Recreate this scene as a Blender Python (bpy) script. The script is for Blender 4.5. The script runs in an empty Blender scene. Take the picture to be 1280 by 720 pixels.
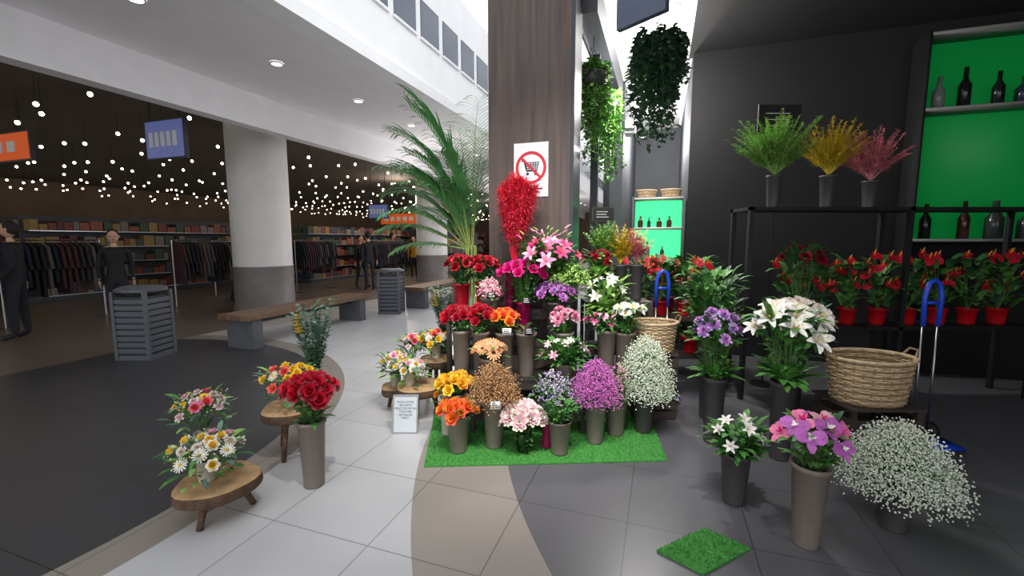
import bpy, math, random
from mathutils import Vector as V, Matrix
random.seed(7)
sin,cos,pi=math.sin,math.cos,math.pi
rad=math.radians
CA,SA=0.9455,0.3256     # building axis turned 19 degrees to the right
def W(lat,s,z=0): return V((lat*CA+s*SA, -lat*SA+s*CA, z))
U=random.uniform
# ------------------------------------------------------------ materials
MATS={}
def lin(c):
    return tuple(((x/255)/12.92 if x/255<=.04045 else (((x/255)+.055)/1.055)**2.4) for x in c)
def mat(name,rgb,rough=.6,var=.18,scale=25,metal=0,emis=0,trans=0,alpha=None,bump=0):
    if name in MATS: return MATS[name]
    m=bpy.data.materials.new(name); m.use_nodes=True
    nt=m.node_tree; b=nt.nodes['Principled BSDF']
    c=lin(rgb)
    if var>0:
        tc=nt.nodes.new('ShaderNodeTexCoord'); n=nt.nodes.new('ShaderNodeTexNoise'); n.inputs['Scale'].default_value=scale
        nt.links.new(tc.outputs['Object'],n.inputs['Vector'])
        r=nt.nodes.new('ShaderNodeValToRGB')
        r.color_ramp.elements[0].position=.35; r.color_ramp.elements[1].position=.65
        r.color_ramp.elements[0].color=tuple(x*(1-var) for x in c)+(1,)
        r.color_ramp.elements[1].color=tuple(min(1,x*(1+var)) for x in c)+(1,)
        nt.links.new(n.outputs['Fac'],r.inputs['Fac']); nt.links.new(r.outputs['Color'],b.inputs['Base Color'])
        if bump:
            bp=nt.nodes.new('ShaderNodeBump'); bp.inputs['Strength'].default_value=bump
            nt.links.new(n.outputs['Fac'],bp.inputs['Height']); nt.links.new(bp.outputs['Normal'],b.inputs['Normal'])
    else: b.inputs['Base Color'].default_value=c+(1,)
    b.inputs['Roughness'].default_value=rough; b.inputs['Metallic'].default_value=metal
    if emis:
        b.inputs['Emission Color'].default_value=c+(1,); b.inputs['Emission Strength'].default_value=emis
    if trans: b.inputs['Transmission Weight'].default_value=trans
    MATS[name]=m; return m
# ------------------------------------------------------------ mesh builder
class MB:
    def __init__(s): s.v=[];s.f=[];s.m=[];s.mats=[]
    def mi(s,m):
        if m not in s.mats: s.mats.append(m)
        return s.mats.index(m)
    def add(s,vs,fs,m):
        o=len(s.v); s.v+= [tuple(p) for p in vs]; k=s.mi(m)
        for f in fs: s.f.append(tuple(i+o for i in f)); s.m.append(k)
    def obj(s,name,smooth=True,parent=None):
        me=bpy.data.meshes.new(name); me.from_pydata(s.v,[],s.f)
        for m in s.mats: me.materials.append(m)
        me.polygons.foreach_set('material_index',s.m)
        me.polygons.foreach_set('use_smooth',[smooth]*len(s.f))
        me.update()
        o=bpy.data.objects.new(name,me); bpy.context.scene.collection.objects.link(o)
        if parent: o.parent=parent
        return o
BF=[(0,3,2,1),(4,5,6,7),(0,1,5,4),(1,2,6,5),(2,3,7,6),(3,0,4,7)]
def box(mb,x0,x1,y0,y1,z0,z1,m):
    mb.add([(x0,y0,z0),(x1,y0,z0),(x1,y1,z0),(x0,y1,z0),(x0,y0,z1),(x1,y0,z1),(x1,y1,z1),(x0,y1,z1)],BF,m)
def obox(mb,l0,l1,s0,s1,z0,z1,m):
    mb.add([W(l0,s0,z0),W(l1,s0,z0),W(l1,s1,z0),W(l0,s1,z0),W(l0,s0,z1),W(l1,s0,z1),W(l1,s1,z1),W(l0,s1,z1)],BF,m)
def basis(n):
    n=n.normalized(); a=V((0,0,1)) if abs(n.z)<.9 else V((1,0,0))
    t=a.cross(n).normalized(); return t,n.cross(t)
def tube(mb,pts,r0,r1,m,n=5,cap=True):
    pts=[V(p) for p in pts]; vs=[];fs=[]
    t0=None
    for i,p in enumerate(pts):
        d=(pts[min(i+1,len(pts)-1)]-pts[max(i-1,0)])
        if d.length<1e-9: d=V((0,0,1))
        t,b=basis(d)
        if t0 is not None:
            t=(t0-d.normalized()*t0.dot(d.normalized())).normalized(); b=d.normalized().cross(t)
        t0=t
        r=r0+(r1-r0)*i/(len(pts)-1)
        for k in range(n):
            a=2*pi*k/n; vs.append(p+t*cos(a)*r+b*sin(a)*r)
    for i in range(len(pts)-1):
        for k in range(n):
            fs.append((i*n+k,i*n+(k+1)%n,(i+1)*n+(k+1)%n,(i+1)*n+k))
    if cap: fs.append(tuple(range(n-1,-1,-1))); fs.append(tuple((len(pts)-1)*n+k for k in range(n)))
    mb.add(vs,fs,m)
def lathe(mb,c,prof,m,n=20,sx=1,sy=1,wob=0):
    c=V(c);vs=[];fs=[]
    for i,(r,z) in enumerate(prof):
        for k in range(n):
            a=2*pi*k/n; rr=r*(1+wob*sin(3*a+1)+wob*.6*sin(5*a))
            vs.append(c+V((rr*cos(a)*sx,rr*sin(a)*sy,z)))
    for i in range(len(prof)-1):
        for k in range(n):
            fs.append((i*n+k,i*n+(k+1)%n,(i+1)*n+(k+1)%n,(i+1)*n+k))
    mb.add(vs,fs,m)
def ball(mb,c,r,m,n=8,rings=5,sz=1):
    prof=[(max(.0001,r*sin(pi*i/rings)),-r*sz*cos(pi*i/rings)) for i in range(rings+1)]
    lathe(mb,c,prof,m,n)
OV=[V((1,0,0)),V((-1,0,0)),V((0,1,0)),V((0,-1,0)),V((0,0,1)),V((0,0,-1))]
OF=[(0,2,4),(2,1,4),(1,3,4),(3,0,4),(2,0,5),(1,2,5),(3,1,5),(0,3,5)]
def octa(mb,c,r,m): mb.add([c+o*r for o in OV],OF,m)
def petal(mb,c,d,n,L,Wd,a0,a1,m,seg=3,cup=.25,sh=(.12,.8)):
    s=n.cross(d); p=V(c); vs=[]
    for i in range(seg+1):
        t=i/seg; a=a0+(a1-a0)*t
        w=Wd/2*(max(0,sin(pi*(sh[0]+sh[1]*t)))**.7)
        nn=n*cos(a)-d*sin(a)
        vs+= [p-s*w+nn*cup*w, p, p+s*w+nn*cup*w]
        p=p+(d*cos(a)+n*sin(a))*(L/seg)
    fs=[]
    for i in range(seg):
        j=i*3; fs+=[(j,j+1,j+4,j+3),(j+1,j+2,j+5,j+4)]
    mb.add(vs,fs,m)
def ringf(mb,c,n,cnt,L,Wd,a0,a1,m,r0=0,off=0,seg=3,cup=.25,jit=.1,sh=(.12,.8)):
    t,b=basis(n); n=n.normalized()
    for k in range(cnt):
        a=2*pi*(k+off)/cnt+U(-jit,jit)
        d=t*cos(a)+b*sin(a)
        petal(mb,c+d*r0,d,n,L*U(.92,1.08),Wd,rad(a0),rad(a1),m,seg,cup,sh)
def rose(mb,c,n,r,m):
    m2=m[1] if len(m)>1 else m[0]
    ringf(mb,c,n,3,r*.9,r*.7,88,130,m2,r*.05,seg=2,cup=.6)
    ringf(mb,c,n,5,r*1.0,r*.9,85,110,m[0],r*.16,.3,seg=2,cup=.5)
    ringf(mb,c,n,5,r*1.1,r*1.1,65,60,m[0],r*.2,.6,seg=2,cup=.4)
    ringf(mb,c,n,6,r*1.05,r*1.1,40,5,m2,r*.22,seg=3,cup=.3)
def peony(mb,c,n,r,m):
    for j in range(4):
        ringf(mb,c+n*r*.1*(3-j),n,5+2*j,r*(.6+.17*j),r*(.45+.12*j),90-18*j,70-22*j,m[j%len(m)],r*.1*j,.3*j,seg=2,cup=.5,jit=.25)
def gerbera(mb,c,n,r,m):
    ringf(mb,c,n,15,r*.85,r*.24,12,-4,m[0],r*.18,seg=2,cup=.15,jit=.04,sh=(.2,.6))
    ringf(mb,c+n*r*.05,n,12,r*.55,r*.2,30,12,m[0],r*.15,.5,seg=2,cup=.15,sh=(.2,.6))
    t,b=basis(n)
    for k in range(14):
        a=k*2.4; rr=r*.24*math.sqrt(k/14); octa(mb,c+n*r*.12+(t*cos(a)+b*sin(a))*rr,r*.09,m[-1])
def lily(mb,c,n,r,m):
    ringf(mb,c,n,3,r*1.15,r*.46,65,-25,m[0],0,0,seg=5,cup=.25,sh=(.08,.88))
    ringf(mb,c,n,3,r*1.15,r*.38,62,-20,m[1] if len(m)>2 else m[0],0,.5,seg=5,cup=.25,sh=(.08,.88))
    t,b=basis(n)
    for k in range(5):
        a=k*2*pi/5; e=c+n*r*.75+(t*cos(a)+b*sin(a))*r*.25
        tube(mb,[c,e],r*.012,r*.012,m[-1],3); octa(mb,e,r*.05,m[-1])
def orchid(mb,c,n,r,m):
    ringf(mb,c,n,3,r,r*.6,15,0,m[0],0,.25,seg=3); ringf(mb,c+n*.003,n,2,r,r*1.0,10,0,m[0],0,0,seg=3)
    ringf(mb,c+n*.006,n,3,r*.4,r*.25,50,30,m[-1],0,seg=2)
def carn(mb,c,n,r,m):
    for j in range(4):
        ringf(mb,c+n*r*.12*(3-j),n,9,r*(.5+.15*j),r*.4,85-20*j,60-22*j,m[j%len(m)],r*.05,.4*j,seg=2,cup=-.5 if j%2 else .5,jit=.3,sh=(.1,.6))
def leaf(mb,c,d,L,Wd,m,bend=-50,seg=3):
    d=d.normalized(); up=V((0,0,1)); h=V((d.x,d.y,0))
    if h.length<.05: h=V((U(-1,1),U(-1,1),0))
    h.normalize(); e=math.degrees(math.atan2(d.z,V((d.x,d.y,0)).length))
    petal(mb,c,h,up,L,Wd,rad(e),rad(e+bend),m,seg,.25,(.06,.9))
# palette
stem=mat('stem_green',(80,122,58)); lg=mat('leaf_green',(84,140,64),.5); ld=mat('leaf_dark_green',(50,96,52),.5); ll=mat('leaf_light_green',(150,195,98),.5); euc=mat('eucalyptus_leaf',(105,135,118),.6)
taupe=mat('bucket_taupe_plastic',(124,113,104),.45,.05); bdark=mat('bucket_dark_plastic',(72,68,70),.45,.05); bred=mat('bucket_red_gloss',(165,20,35),.3,.05); bmag=mat('bucket_magenta_wrap',(150,20,80),.35,.08)
water=mat('bucket_inside_dark',(20,22,20),.3,0)
black=mat('black_matte',(22,22,24),.6,.05); white=mat('white_paint',(232,232,234),.6,.02); steel=mat('brushed_steel',(170,172,175),.3,.05,metal=1)
F={}
def C(n,rgb): 
    F[n]=mat('petal_'+n,rgb,.55,.15,40); return F[n]
red=C('red',(196,16,44)); dred=C('dark_red',(146,12,38)); org=C('orange',(250,140,35)); dorg=C('deep_orange',(242,94,55)); yel=C('yellow',(250,202,50)); wht=C('white',(238,236,228)); cream=C('cream',(244,222,208)); pnk=C('pink',(236,124,170)); hot=C('magenta',(220,24,128)); ppk=C('pale_pink',(242,184,200)); pur=C('orchid_purple',(194,104,190)); lav=C('lavender',(184,160,216)); peach=C('peach',(250,168,120)); coral=C('coral',(240,104,90)); brn=C('dried_tan',(196,152,106)); gyp=C('gypsophila_white',(232,238,222)); gpk=C('gypsophila_pink',(222,122,200)); lip=C('lily_pink',(204,62,118)); crim=C('pampas_crimson',(226,32,66)); crl=C('pampas_rose',(244,84,108)); eye=C('flower_eye',(95,60,30))
KIND={'rose':rose,'peony':peony,'gerbera':gerbera,'lily':lily,'orchid':orchid,'carn':carn}
def bucket(mb,x,y,z0,h,rt,rb,m,n=24):
    lathe(mb,(x,y,z0),[(.001,.0),(rb,0),(rb*1.02,.01),(rt*.95,h*.93),(rt*1.04,h*.94),(rt*1.05,h),(rt*.96,h),(rt*.9,h*.88)],m,n)
    lathe(mb,(x,y,z0),[(rt*.91,h*.9),(.001,h*.9)],water,n)
SZ=1.18
signw_=mat('tag_white',(235,235,232),.5,0)
def bunch(name,x,y,z0,h,kind,n,R,zc,H,size,ms,rt=.082,rb=.058,bm=None,leaves=18,lm=None,LL=.09,dx=0,dy=0,tag=False,mb=None,fin=True):
    mb=mb or MB(); bm=bm or taupe; lm=lm or lg
    if h>0: bucket(mb,x,y,z0,h,rt,rb,bm)
    rim=V((x,y,z0+h)); cx,cy=x+dx,y+dy
    if kind in KIND: n=int(n*1.25); leaves=int(leaves*1.8); size*=SZ
    def pos(i,n,rmin=0):
        rho=math.sqrt((i+.5)/n); a=i*2.39996+U(-.2,.2)
        return rho,a,V((cx+R*rho*cos(a),cy+R*rho*sin(a)*.8,zc+H*math.sqrt(max(0,1-rho*rho))+U(-.01,.01)))
    if kind in KIND:
        for i in range(n):
            rho,a,p=pos(i,n); nn=V((cos(a)*rho*.9,sin(a)*rho*.9-.45,.75)).normalized()
            s=size*U(.85,1.12)
            k=ms if not isinstance(ms[0],tuple) else random.choice(ms)
            KIND[kind](mb,p,nn,s,list(k))
            ringf(mb,p-nn*s*.05,nn,5,s*.6,s*.25,-10,-40,lm,0,seg=2)
            b=rim+V((U(-.5,.5)*rt,U(-.5,.5)*rt,-.03)); tube(mb,[b,(b+p)/2+V((0,0,.01)),p],.0025,.002,stem,4,False)
            for q in range(4):
                t=U(.35,.92); e=U(0,6.28); leaf(mb,b.lerp(p,t),V((cos(e),sin(e),U(0,.8))),LL*U(.5,.85),LL*.32,lm if q else ld)
    elif kind in('gyp','berry','statice'):
        for i in range(n):
            rho=random.random()**.5; a=U(0,2*pi); t=U(.55,1)
            p=V((cx+R*rho*t*cos(a)*U(.85,1.1),cy+R*rho*t*sin(a),zc+H*math.sqrt(max(0,1-rho*rho))*U(.35,1.08)+U(-.02,.01)))
            if kind=='statice' : 
                for q in range(4): octa(mb,p+V((U(-1,1),U(-1,1),U(-1,1)))*size*1.2,size*U(.6,1),random.choice(ms))
            else: octa(mb,p,size*U(.6,1.2),random.choice(ms))
            if i%7==0:
                b=rim+V((U(-.6,.6)*rt,U(-.6,.6)*rt,-.02)); tube(mb,[b,(b*.45+p*.55)+V((U(-.01,.01),0,.02)),p],.0012,.0008,lm,3,False)
    for i in range(leaves):
        a=U(0,2*pi); e=U(.2,1.3); b=rim+V((cos(a)*rt*.5,sin(a)*rt*.5,U(-.01,.03)))
        d=V((cos(a)*cos(e),sin(a)*cos(e),sin(e)))
        if kind=='leafy' or i%2==0:
            q=V((cx,cy,zc))+V((cos(a)*R*U(.2,.9),sin(a)*R*.8*U(.2,.9),H*U(0,.8)))
            if i%2==0: tube(mb,[b,(b+q)/2,q],.002,.0015,stem,3,False)
            leaf(mb,q,d,LL*U(.7,1.2),LL*.38,lm if i%3 else ld)
        else: leaf(mb,b,d,LL*U(.9,1.6),LL*.35,lm)
    if tag:
        tx,ty,tz=x+.02,y-max(rt,R*.75)-.02,z0+h+.02
        box(mb,tx-.035,tx+.035,ty-.003,ty,tz-.02,tz+.035,black if tag==1 else signw_)
        for q in range(3): box(mb,tx-.025,tx+U(.0,.025),ty-.0045,ty-.003,tz+.022-q*.014,tz+.027-q*.014,white if tag==1 else black)
        tube(mb,[V((tx,ty,tz-.02)),V((tx,y-rt*.8,z0+h-.04))],.0025,.0025,black,4)
    if fin: return mb.obj(name)
    return mb
# ------------------------------------------------------------ FLOOR
def floor_material():
    m=bpy.data.materials.new('floor_tiles'); m.use_nodes=True; nt=m.node_tree; N=nt.nodes; Lk=nt.links
    b=N['Principled BSDF']; g=N.new('ShaderNodeNewGeometry')
    def vm(op,a,bv):
        n=N.new('ShaderNodeVectorMath'); n.operation=op; Lk.new(a,n.inputs[0]); n.inputs[1].default_value=bv; return n
    def th(sock,v,inv=False):
        n=N.new('ShaderNodeMath'); n.operation='LESS_THAN' if inv else 'GREATER_THAN'; Lk.new(sock,n.inputs[0]); n.inputs[1].default_value=v; return n.outputs[0]
    d=vm('DISTANCE',g.outputs['Position'],(4.35,3.2,0)).outputs['Value']
    d2=vm('DISTANCE',g.outputs['Position'],(-5.1,3.2,0)).outputs['Value']
    lat=vm('DOT_PRODUCT',g.outputs['Position'],(CA,-SA,0)).outputs['Value']
    mp=N.new('ShaderNodeMapping'); mp.inputs['Rotation'].default_value=(0,0,rad(19)); mp.inputs['Location'].default_value=(.12,.16,0)
    Lk.new(g.outputs['Position'],mp.inputs['Vector'])
    br=N.new('ShaderNodeTexBrick'); br.offset=0; br.inputs['Scale'].default_value=1; br.inputs['Brick Width'].default_value=.6; br.inputs['Row Height'].default_value=.6
    br.inputs['Mortar Size'].default_value=.004; br.inputs['Mortar Smooth'].default_value=.3
    br.inputs['Color1'].default_value=(1,1,1,1); br.inputs['Color2'].default_value=(.93,.93,.93,1); br.inputs['Mortar'].default_value=(.5,.5,.5,1)
    Lk.new(mp.outputs[0],br.inputs['Vector'])
    def mix(f,a,bb):
        n=N.new('ShaderNodeMix'); n.data_type='RGBA'; Lk.new(f,n.inputs[0])
        for s,i in((a,6),(bb,7)):
            if isinstance(s,tuple): n.inputs[i].default_value=lin(s)+(1,)
            else: Lk.new(s,n.inputs[i])
        return n.outputs[2]
    c=mix(th(d,4.4),(106,105,110),(160,152,145))
    c=mix(th(d,5.0),c,(202,202,205))
    c=mix(th(d,9.6),c,(186,178,170))
    c=mix(th(d2,3.55,True),c,(150,142,134))
    c=mix(th(d2,3.3,True),c,(66,66,70))  # invented dark circle, dimness of the left side put into the floor colour
    c=mix(th(lat,-6.9,True),c,(118,104,92))
    mu=N.new('ShaderNodeMix'); mu.data_type='RGBA'; mu.blend_type='MULTIPLY'; mu.inputs[0].default_value=1
    Lk.new(c,mu.inputs[6]); Lk.new(br.outputs['Color'],mu.inputs[7])
    no=N.new('ShaderNodeTexNoise'); no.inputs['Scale'].default_value=3; no.inputs['Detail'].default_value=6; Lk.new(g.outputs['Position'],no.inputs['Vector'])
    rp=N.new('ShaderNodeValToRGB'); rp.color_ramp.elements[0].color=(.88,.88,.88,1); rp.color_ramp.elements[1].color=(1,1,1,1); Lk.new(no.outputs['Fac'],rp.inputs['Fac'])
    m2=N.new('ShaderNodeMix'); m2.data_type='RGBA'; m2.blend_type='MULTIPLY'; m2.inputs[0].default_value=1
    Lk.new(mu.outputs[2],m2.inputs[6]); Lk.new(rp.outputs['Color'],m2.inputs[7]); Lk.new(m2.outputs[2],b.inputs['Base Color'])
    b.inputs['Roughness'].default_value=.33
    return m
mb=MB(); fm=floor_material()
mb.add([(-45,-8,0),(25,-8,0),(25,50,0),(-45,50,0)],[(0,1,2,3)],fm); mb.obj('floor',False)

# ------------------------------------------------------------ SHELL
def wood_mat():
    m=bpy.data.materials.new('dark_wood_laminate'); m.use_nodes=True; nt=m.node_tree; N=nt.nodes
    b=N['Principled BSDF']; g=N.new('ShaderNodeTexCoord'); mp=N.new('ShaderNodeMapping'); mp.inputs['Scale'].default_value=(9,9,.5)
    n=N.new('ShaderNodeTexNoise'); n.inputs['Scale'].default_value=3; n.inputs['Detail'].default_value=8; r=N.new('ShaderNodeValToRGB')
    r.color_ramp.elements[0].position=.3; r.color_ramp.elements[0].color=lin((74,62,58))+(1,); r.color_ramp.elements[1].position=.7; r.color_ramp.elements[1].color=lin((98,84,78))+(1,)
    nt.links.new(g.outputs['Object'],mp.inputs[0]); nt.links.new(mp.outputs[0],n.inputs['Vector']); nt.links.new(n.outputs['Fac'],r.inputs['Fac']); nt.links.new(r.outputs['Color'],b.inputs['Base Color']); b.inputs['Roughness'].default_value=.6
    return m
wood=wood_mat(); frame=mat('frame_dark_metal',(50,52,60),.4,.05); wallg=mat('wall_dark_grey',(72,74,80),.7,.06,3); wallb=mat('wall_black',(25,24,26),.8,.06,3)
wcol=mat('white_plaster',(240,240,242),.7,.02,3); soff=mat('soffit_white',(236,234,238),.7,.02,3); lampm=mat('lamp_glow',(255,250,240),.5,0,emis=6); gwin=mat('window_tint',(84,92,108),.25,.05)
ctop=mat('column_white',(225,222,220),.5,.03,3); cbot=mat('column_grey_tile',(120,114,112),.5,.06,6)
mb=MB(); s0=3.86
obox(mb,-1.56,-.79,s0,s0+.3,0,7.5,wood); obox(mb,-.79,-.755,s0-.005,s0+.31,0,7.5,frame); obox(mb,-1.57,-.75,s0-.012,s0,0,.08,frame)
mb.obj('pillar',False)
mb=MB()
obox(mb,-.80,-.62,s0+.31,6.9,3.55,3.85,frame); obox(mb,-.82,-.80,s0+.31,6.9,3.5,3.55,frame)
for s in (4.95,6.1): obox(mb,-.78,-.70,s,s+.07,0,3.5,frame)
obox(mb,-.79,-.69,s0+.31,6.9,0,.1,frame)
mb.obj('window_1',False)
mb=MB(); obox(mb,-.85,-.6,6.9,10,0,3.85,wallg); mb.obj('wall_shop_side',False)
mb=MB(); obox(mb,-.6,.3,10,10.15,0,3.9,wallg); mb.obj('wall_shop_rear',False)
mb=MB(); obox(mb,.3,9,6.2,6.35,0,3.9,wallb); obox(mb,.3,.42,6.35,10,0,3.9,wallg); mb.obj('wall_shop_back',False)
mb=MB(); obox(mb,7.0,7.15,-4,6.2,0,3.9,wallb); mb.obj('wall_right',False)
mb=MB(); obox(mb,-.62,.25,s0-.4,10.15,3.85,3.95,wcol); mb.obj('ceiling_shop',False)
mb=MB(); obox(mb,.25,9,-3,6.35,3.85,3.95,wallb); mb.obj('ceiling_dark',False)  # its unseen near part is added to keep the right side dim
mb=MB()
for (l,s) in ((-.35,4.2),(-.3,5.3),(-.2,7.2),(-.15,8.4),(.1,6.4),(.05,4.9)):
    p=W(l,s,3.845); lathe(mb,p,[(.055,0),(.055,-.015),(.045,-.015)],white,16); lathe(mb,p,[(.045,-.01),(.001,-.01)],lampm,16)
mb.obj('recessed_ceiling_light',True)
mb=MB()
obox(mb,-4.25,-4.0,-6,40,4.0,6.3,wcol)
obox(mb,-4.0,-3.93,-6,40,4.0,4.18,wcol)
mb.obj('wall_left_upper',False)
mb=MB(); s=-5.0
while s<39:
    obox(mb,-4.01,-3.985,s,s+.62,4.93,5.55,gwin); obox(mb,-3.99,-3.96,s-.03,s+.65,4.89,4.93,wcol); s+=.79
mb.obj('window_2',False)
mb=MB(); obox(mb,-6.9,-4.25,-6,40,4.0,4.15,soff); mb.obj('ceiling_left',False)
mb=MB(); obox(mb,-6.95,-6.7,-6,40,3.45,4.0,soff); mb.obj('trim_1',False)
mb=MB()
for i in range(-2,18):
    p=W(-5.25,1.5+1.75*i,3.998); lathe(mb,p,[(.09,0),(.09,-.02),(.07,-.02)],white,16); lathe(mb,p,[(.07,-.012),(.001,-.012)],lampm,16)
mb.obj('recessed_ceiling_light',True)
mb=MB()
for i in range(12): obox(mb,-4.1,.2,1+3*i,1.1+3*i,7.45,7.6,white)
obox(mb,-4.25,-4.0,-6,40,7.4,7.6,white)
mb.obj('skylight_beams',False)
# supermarket
dceil=mat('market_ceiling_dark',(74,64,58),.8,.1,2); mwall=mat('market_wall',(110,92,80),.8,.12,1)
mb=MB(); obox(mb,-24,-6.95,-12,40,3.9,4.0,dceil); mb.obj('ceiling_market',False)
mb=MB(); obox(mb,-24.2,-24,-12,40,0,4,mwall); mb.obj('wall_left',False)
mb=MB(); obox(mb,-24,3,40,40.2,0,7.5,mwall); mb.obj('wall_far',False)
mb=MB(); obox(mb,-.85,-.6,10.15,40,0,7.4,wcol); mb.obj('wall_mall_right',False)
mb=MB(); lampw=mat('lamp_warm_glow',(255,238,205),.5,0,emis=9)
for i in range(22):
    for j in range(30):
        p=W(-7.6-.75*i+U(-.1,.1),-3+1.4*j+U(-.2,.2),3.45+U(-.15,.1)); ball(mb,p,.034,lampw,6,4); tube(mb,[p,p+V((0,0,.5))],.004,.004,black,3,False)
mb.obj('hanging_string_lights',True)
def gondola(lat,s,L,H,name='supermarket_shelf'):
    mb=MB(); obox(mb,lat-.03,lat+.03,s,s+L,0,H,wallg); obox(mb,lat-.4,lat+.4,s,s+L,0,.12,wallg)
    cols=[mat('product_%d'%i,c,.5,.1) for i,c in enumerate([(120,52,40),(150,120,60),(56,76,56),(120,112,104),(50,60,86),(140,72,50),(90,36,44)])]
    z=.13
    while z<H-.2:
        obox(mb,lat-.38,lat+.38,s,s+L,z-.01,z+.01,steel)
        q=s+.05
        while q<s+L-.2:
            w=U(.12,.3); c=random.choice(cols); hh=U(.15,.3)
            for side in (-1,1):
                a,b2=sorted((lat+side*.34,lat+side*.08)); obox(mb,a,b2,q,q+w*.9,z+.01,z+.01+hh,c)
            q+=w
        z+=.4
    mb.obj(name,False)
for (l,s,L,H) in ((-9.6,17,5,1.9),(-12,12,6,2.0),(-14.5,6,8,2.1),(-12.5,22,8,2),(-16,18,8,2.2),(-10,27,8,2),(-18,0,8,2.2)): gondola(l,s,L,H)
def rack(lat,s,cols):
    mb=MB(); 
    for e in (0,1.4):
        p=W(lat,s+e); tube(mb,[p,p+V((0,0,1.5))],.015,.015,steel,6); tube(mb,[W(lat-.25,s+e,.02),W(lat+.25,s+e,.02)],.015,.015,steel,6)
    tube(mb,[W(lat,s,1.5),W(lat,s+1.4,1.5)],.015,.015,steel,6)
    for k in range(15):
        q=s+.08+k*.09; m=random.choice(cols); h=U(.65,.95)
        prof=[(-.05,1.46),(-.22,1.38),(-.3,1.0),(-.22,1.02),(-.19,1.2),(-.22,1.45-h),(.22,1.45-h),(.19,1.2),(.22,1.02),(.3,1.0),(.22,1.38),(.05,1.46)]
        n=len(prof); vs=[W(lat+a,q,z) for a,z in prof]+[W(lat+a,q+.045,z) for a,z in prof]
        fs=[tuple(range(n)),tuple(range(2*n-1,n-1,-1))]+[(i,(i+1)%n,n+(i+1)%n,n+i) for i in range(n)]
        mb.add(vs,fs,m); tube(mb,[W(lat,q+.02,1.45),W(lat,q+.02,1.51)],.004,.004,steel,3)
    mb.obj('clothes_rack',False)
gc=[mat('garment_%d'%i,c,.9,.1) for i,c in enumerate([(30,30,36),(48,44,50),(70,40,44),(24,34,52),(90,84,80)])]
for (l,s) in ((-9.1,12.0),(-9.8,9.6),(-10.2,6.6),(-10.4,4.0),(-11.4,8.4),(-10.4,14.6),(-8.6,.6),(-10.5,-.6)): rack(l,s,gc)
osg=mat('orange_sign_face',(215,88,32),.5,.05,emis=.3); bsg=mat('screen_blue',(100,110,165),.4,.1,emis=.3)
def hsign(lat,s,w,z0,z1,m,name):
    mb=MB(); obox(mb,lat-w/2,lat+w/2,s,s+.06,z0,z1,m); obox(mb,lat-w/2-.03,lat+w/2+.03,s+.01,s+.07,z0-.03,z1+.03,frame)
    for e in(-.4,.4): tube(mb,[W(lat+e*w,s+.03,z1),W(lat+e*w,s+.03,3.9)],.01,.01,black,4)
    for k in range(5): obox(mb,lat-w*.4+k*w*.16,lat-w*.4+k*w*.16+w*.1,s-.01,s,z0+(z1-z0)*.3,z0+(z1-z0)*.7,white)
    mb.obj(name,False)
hsign(-12.2,18.5,2.2,2.3,2.8,osg,'hanging_shop_sign'); hsign(-9.6,13.2,.75,2.3,2.75,bsg,'hanging_screen'); hsign(-11.5,4.5,2.4,2.9,3.35,osg,'hanging_shop_sign'); hsign(-8.0,5.2,.9,2.9,3.5,bsg,'hanging_screen')
def column(x,y):
    mb=MB(); lathe(mb,(x,y,0),[(.62,0),(.62,.08),(.58,.1),(.58,.95)],cbot,32); lathe(mb,(x,y,0),[(.575,.95),(.585,.96),(.57,.98),(.57,4.0)],ctop,32)
    mb.obj('round_column',True)
column(-3.0,16.3); column(-5.4,9.4)
binm=mat('litter_bin_grey',(88,92,100),.45,.05); seatw=mat('bench_wood',(120,92,72),.5,.2,12)
def litter(x,y):
    mb=MB(); w=.19
    box(mb,x-w,x+w,y-w,y+w,.04,.80,mat('litter_bin_liner',(50,54,60),.6,.05)); box(mb,x-w-.02,x+w+.02,y-w-.02,y+w+.02,0,.06,binm)
    for k in range(9):
        z=.09+k*.078; box(mb,x-w-.02,x+w+.02,y-w-.02,y+w+.02,z,z+.055,binm)
    for a in(-1,1):
        for b in(-1,1): box(mb,x+a*(w+.01)-.02,x+a*(w+.01)+.02,y+b*(w+.01)-.02,y+b*(w+.01)+.02,0,.86,binm)
    lathe(mb,(x,y,.86),[(.27,0),(.27,.03),(.2,.06),(.11,.065),(.11,.0),(.27,0)],binm,4*6)
    mb.obj('litter_bin',False)
litter(-2.5,8.9); litter(-4.75,5.5)
def bench(l0,s0,L):
    mb=MB(); grey=mat('bench_concrete',(92,94,100),.7,.1,8)
    for k in range(4): obox(mb,l0-.27+k*.137,l0-.27+k*.137+.125,s0-.1,s0+L+.1,.41,.48,seatw)
    obox(mb,l0-.24,l0+.24,s0,s0+.16,0,.41,grey); obox(mb,l0-.24,l0+.24,s0+L-.16,s0+L,0,.41,grey); obox(mb,l0-.05,l0+.05,s0+.1,s0+L-.1,.33,.41,frame)
    mb.obj('bench',False)
bench(-5.1,8.25,2.8); bench(-5.5,4.35,2.4)

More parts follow.
